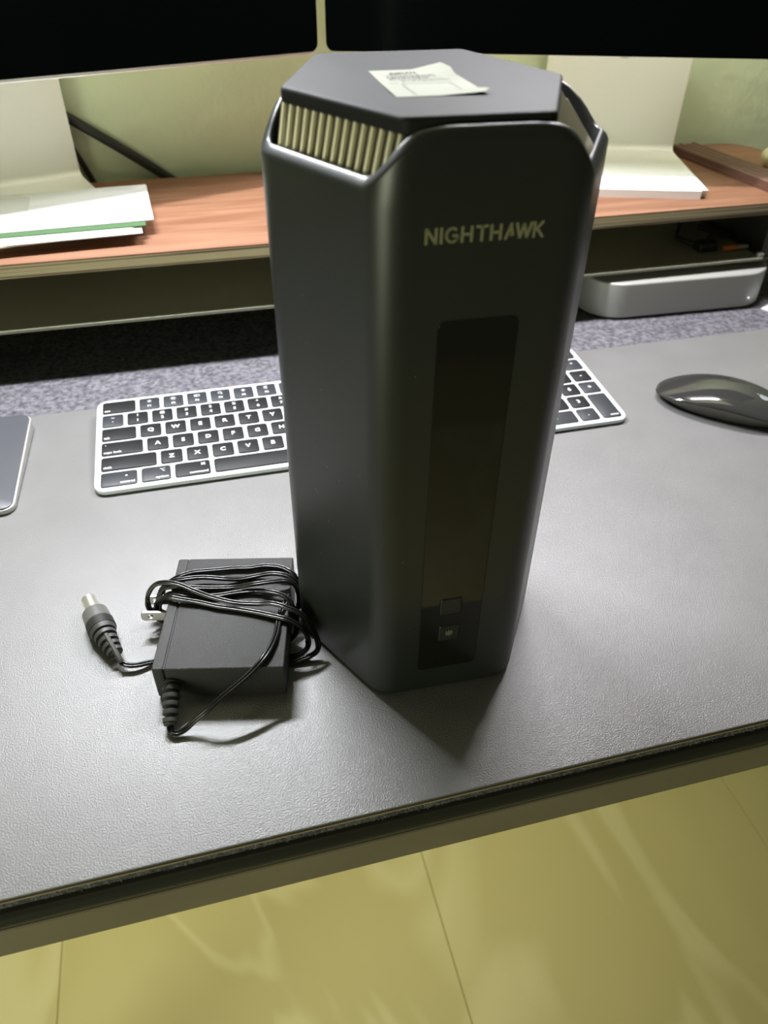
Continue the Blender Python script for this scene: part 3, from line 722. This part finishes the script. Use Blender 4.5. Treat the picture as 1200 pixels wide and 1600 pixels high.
# ------------------------------------------------------------------ mini computer
mc = thing('mini_computer', 'silver square mini computer with rounded corners under the right side of the shelf', 'computer', (580.5, 279.5, -2.4), -1.8)
obj('case', prism(rrect(-102, 102, -101.5, 101.5, 36, 12), 1.8, 37.8, 2.2, 1.2, 5), M['alu'], mc, 50)
obj('foot', prism([(82*math.cos(2*PI*i/48), 82*math.sin(2*PI*i/48)) for i in range(48)], 0, 2), M['groove'], mc, 40)
ld = [(72.5+.95*math.cos(2*PI*i/16), 11.6+.95*math.sin(2*PI*i/16)) for i in range(16)]
tag(obj('status_light', rings([[(x, -101.7, z) for x, z in ld], [(x, -101.3, z) for x, z in ld]]), M['led'], mc), 'tiny lit white status light')

# ------------------------------------------------------------------ displays
def display(label, cx, cy, rot, rim, so=0):
    d = thing('display', label, 'display', (cx, cy, 100), rot, 'black computer displays')
    # local: x right, y back, glass front at y=0, bottom at z=117
    z0, z1 = 117, 479
    o = rrect(-305, 305, z0, z1, 7, 5); o2 = rrect(-305, 305, z0-rim, z1, 8, 5)
    def slab(ol, y0, y1, bev):
        ns = normals(ol); R = []
        for dd, y in ((bev, y0), (0, y0+bev), (0, y1-bev), (bev, y1)): R.append([(x-n[0]*dd, y, z-n[1]*dd) for (x, z), n in zip(ol, ns)])
        return rings(R)
    obj('housing', slab(o2, 1.4, 19, 1.0), M['stand'], d, 40)
    obj('glass_panel', slab(o, 0, 1.3, .4), M['glass'], d, 40)
    # stand: foot plate, bend and upright in one bent sheet
    prof = [(-28, 0), (-28, 7.6), (-27.2, 8.4), (112, 8.4)]
    prof += [(112+8*math.sin(a), 16.4-8*math.cos(a)) for a in [PI/2*i/6 for i in range(1, 7)]]
    prof += [(122, 250), (132, 250), (132, 12)]+[(120+12*math.cos(a), 12-12*math.sin(a)) for a in [PI/2*i/5 for i in range(1, 6)]]
    bm = bmesh.new()
    vs_ = [[bm.verts.new((x*S, y*S, z*S)) for y, z in prof] for x in (so-76, so+76)]
    n = len(prof); bm.faces.new(vs_[0]); bm.faces.new(vs_[1])
    fe = None
    for i in range(n): bm.faces.new((vs_[0][i], vs_[0][(i+1) % n], vs_[1][(i+1) % n], vs_[1][i]))
    bmesh.ops.recalc_face_normals(bm, faces=bm.faces)
    ed = [e for e in bm.edges if e.verts[0].co.y < -.0275 and e.verts[1].co.y < -.0275 and abs(e.verts[0].co.z-e.verts[1].co.z) > .005]
    if ed: bmesh.ops.bevel(bm, geom=ed, offset=.006, segments=4, affect='EDGES')
    me = bpy.data.meshes.new('stand'); bm.to_mesh(me); bm.free()
    obj('stand', me, M['stand'], d)
    rr_ = [(14*math.cos(2*PI*i/32), 112+14*math.sin(2*PI*i/32)) for i in range(32)]
    ri = [(12.2*math.cos(2*PI*i/32), 112+12.2*math.sin(2*PI*i/32)) for i in range(32)]
    obj('cable_hole', rings([[(x, 121.0, z) for x, z in rr_], [(x, 120.6, z) for x, z in rr_], [(x, 120.6, z) for x, z in ri], [(x, 121.3, z) for x, z in ri]]), M['pad_base'], d, 40)
    obj('hinge', box(-30, 30, 19, 122, 220, 240), M['stand'], d)
    return d
display('black-screened display on a silver stand, left one behind the router', 236.6-305*math.cos(math.radians(17.8)), 354-305*math.sin(math.radians(17.8)), 17.8, 3.0, 15)
display('black-screened display on a silver stand, right one above the mini computer', 244.0+305*math.cos(math.radians(17.0)), 352.5-305*math.sin(math.radians(17.0)), -17.0, 0.5, -4)

# ------------------------------------------------------------------ papers on the shelf
def sheet(name, label, p_tr, p_br, wd, z, th, m, rot=None, group='letters stacked on the shelf'):
    """p_tr / p_br = right-hand corners (back, front) of a flat envelope reaching left by wd"""
    a = Vector(p_tr); b = Vector(p_br); e = (a-b); h = e.length; an = math.degrees(math.atan2(e.y, e.x))-90
    t = thing(name, label, 'paper', (b.x, b.y, z), an, group)
    obj('envelope_body', prism([(-wd, 0), (-.0, 0), (0, h), (-wd, h)], 0, th, min(.3, th*.4), 0, 2), m, t, 40)
    return t, h
e1, hh = sheet('envelope', 'top white envelope with a clear address window, on the letter pile on the shelf', (60.3, 338.5), (65.6, 235.8), 241, 112.3, 1.1, M['paper'])
obj('address_window', prism(rrect(-241+20, -104, 33, 93, 6, 4), 1.2, 1.28), M['window_film'], e1)
q = [bar2((-40, 98), (-12, 98), .25), bar2((-40, 98), (-40, 90), .25), bar2((-40, 90), (-12, 90), .25), bar2((-12, 98), (-12, 90), .25)]
x = -38
while x < -15: q.append(bar2((x, 96), (x+1.7, 96), .5)); q.append(bar2((x+.5, 94), (x+2.4, 94), .4)); q.append(bar2((x, 92), (x+1.9, 92), .4)); x += 2.8
x = -165
while x < -126: q.append(bar2((x, 37), (x+2.4, 37), .6)); x += 3.4
raw('fine_print', strokes(q, lambda u, v, h: (u, v, (1.21 if u > -100 else 1.29)+h), .02), mat('pale_ink', (.45, .46, .44), .8), e1)
sheet('envelope', 'green envelope just under the white window envelope in the letter pile', (55, 326), (58.7, 225.5), 236, 111.2, 1.0, M['paper_green'])
sheet('envelope', 'white folded letter with a rounded corner below the green envelope', (43, 322), (47.9, 221.3), 230, 110.2, .95, M['paper'])
sheet('envelope', 'second white envelope, lower in the pile and reaching further right than the folded letter', (50, 314), (55.6, 213.5), 236, 109.3, .85, M['paper'])
sheet('envelope', 'cream envelope at the very bottom of the letter pile on the shelf', (5, 316), (17.5, 216), 236, 108.42, .85, M['paper_cream'])

# ------------------------------------------------------------------ ribbed walnut strips on the shelf, right
rs = thing('ribbed_wooden_rack', 'dark brown ribbed wooden rack lying on the right part of the shelf', 'rack', (678.5, 298, 100), 8.2)
obj('base_board', box(-18, 18, -98, 78, 0, 3.5), M['walnut_dark'], rs)
for i in range(4):
    x = -13.2+i*8.8
    o = [(x-3.7, 0), (x-3.2, 5.0), (x-1.4, 6.6), (x+1.4, 6.6), (x+3.2, 5.0), (x+3.7, 0)]
    obj('slat', rings([[(a, -99, 3.5+b) for a, b in o], [(a, 79+(i % 2)*1.5, 3.5+b) for a, b in o]]), M['walnut_dark'], rs, 40)
# cream cylinder with a rounded end
cp = [Vector(p) for p in ((716, 300, 111), (716.6, 299.9, 111), (718, 299.5, 111), (721, 299, 111), (790, 284, 111))]
rad = [0.5, 5, 8, 10.5, 11]
cc = thing('cream_tube', 'cream round-ended tube at the right edge behind the ribbed rack', 'tube', (750, 292, 100))
R_ = []
dx = (cp[-1]-cp[0]).normalized(); sd = dx.cross(Vector((0, 0, 1))).normalized(); u_ = sd.cross(dx)
for f_, r_ in ((0, 1.5), (.6, 4.5), (2, 7.5), (4.5, 9.8), (8, 10.8), (12, 11), (75, 11), (76, 10)):
    p = cp[0]+dx*f_-Vector((750, 292, 100))
    R_.append([tuple(p+sd*r_*math.cos(2*PI*k/28)+u_*r_*math.sin(2*PI*k/28)) for k in range(28)])
obj('body', rings(R_), M['cream'], cc, 50)

# ------------------------------------------------------------------ cables
def cable(name, label, P, r, m, n=10, flat=1, up=(0, 0, 1), parts=()):
    b = P[0]; t = thing(name, label, 'cable', b)
    obj('cable_run', tube(smooth_path([(x-b[0], y-b[1], z-b[2]) for x, y, z in P], 8), r, n, up, 0, flat), m, t, 60)
    return t
cable('display_cable', 'thick black cable slanting down the wall behind the left display', [(-120, 418.5, 238), (-60, 418.8, 195), (-6.1, 419, 158), (39.4, 419, 126.6), (80.9, 419, 96.3), (104, 419, 79), (130.4, 419, 56.8)], 4.9, M['black_cable'])
cable('thin_cable', 'thin black cable dropping steeply beside the left display stand', [(-32, 420, 188), (-18, 420.5, 154), (-7.1, 420.7, 127.6), (-0.6, 420.7, 111.4), (6, 420.7, 94.2), (16, 420.7, 66.9)], 2.7, M['black_cable'])
cable('white_cable', 'white cable looping out under the left end of the shelf', [(-150, 215, 40), (-118, 208, 40), (-96, 205, 33), (-88, 204, 22), (-91, 205, 9), (-104, 210, .4), (-140, 222, -.2), (-180, 230, -.3)], 2.2, M['white_cable'])
bc = thing('cable_bundle', 'small tangle of black cable ends with an orange tip on the shelf tray', 'cable', (640, 222, 44.8))
obj('plug_block', prism(rrect(-34, -12, -6, 10, 3, 3), 0.2, 9, 2, 1, 3), M['black_cable'], bc, 40)
obj('cable_run', join(tube(smooth_path([(-22, 2, 8), (-10, 12, 14), (6, 18, 8), (20, 30, 3), (5, 60, 3)], 8), 2.6), tube(smooth_path([(-30, 6, 4), (-40, 30, 5), (-20, 60, 4), (0, 90, 3)], 8), 2.4)), M['black_cable'], bc, 60)
tag(obj('orange_tip', tube(smooth_path([(-7, -8, 3.6), (1, -7.5, 3.6), (9, -7, 3.4)], 4), 2.8, 12), M['orange'], bc, 50), 'short orange connector')
tag(obj('grey_tip', tube(smooth_path([(9.4, -7, 3.4), (18, -6.4, 3.2), (22, -6, 3)], 4), 2.4, 12), M['pad_base'], bc, 50), 'grey connector end')

# ------------------------------------------------------------------ small white card
cd = thing('white_card', 'corner of a small white card at the right edge below the mini computer', 'card', (690, 163, -1.2 if False else 0), 0)
kk = [(664.3-690, 170-163), (676-690, 148-163), (740-690, 176-163), (728-690, 204-163)]
obj('card', prism(kk, -2.3, -1.7), M['paper'], cd)
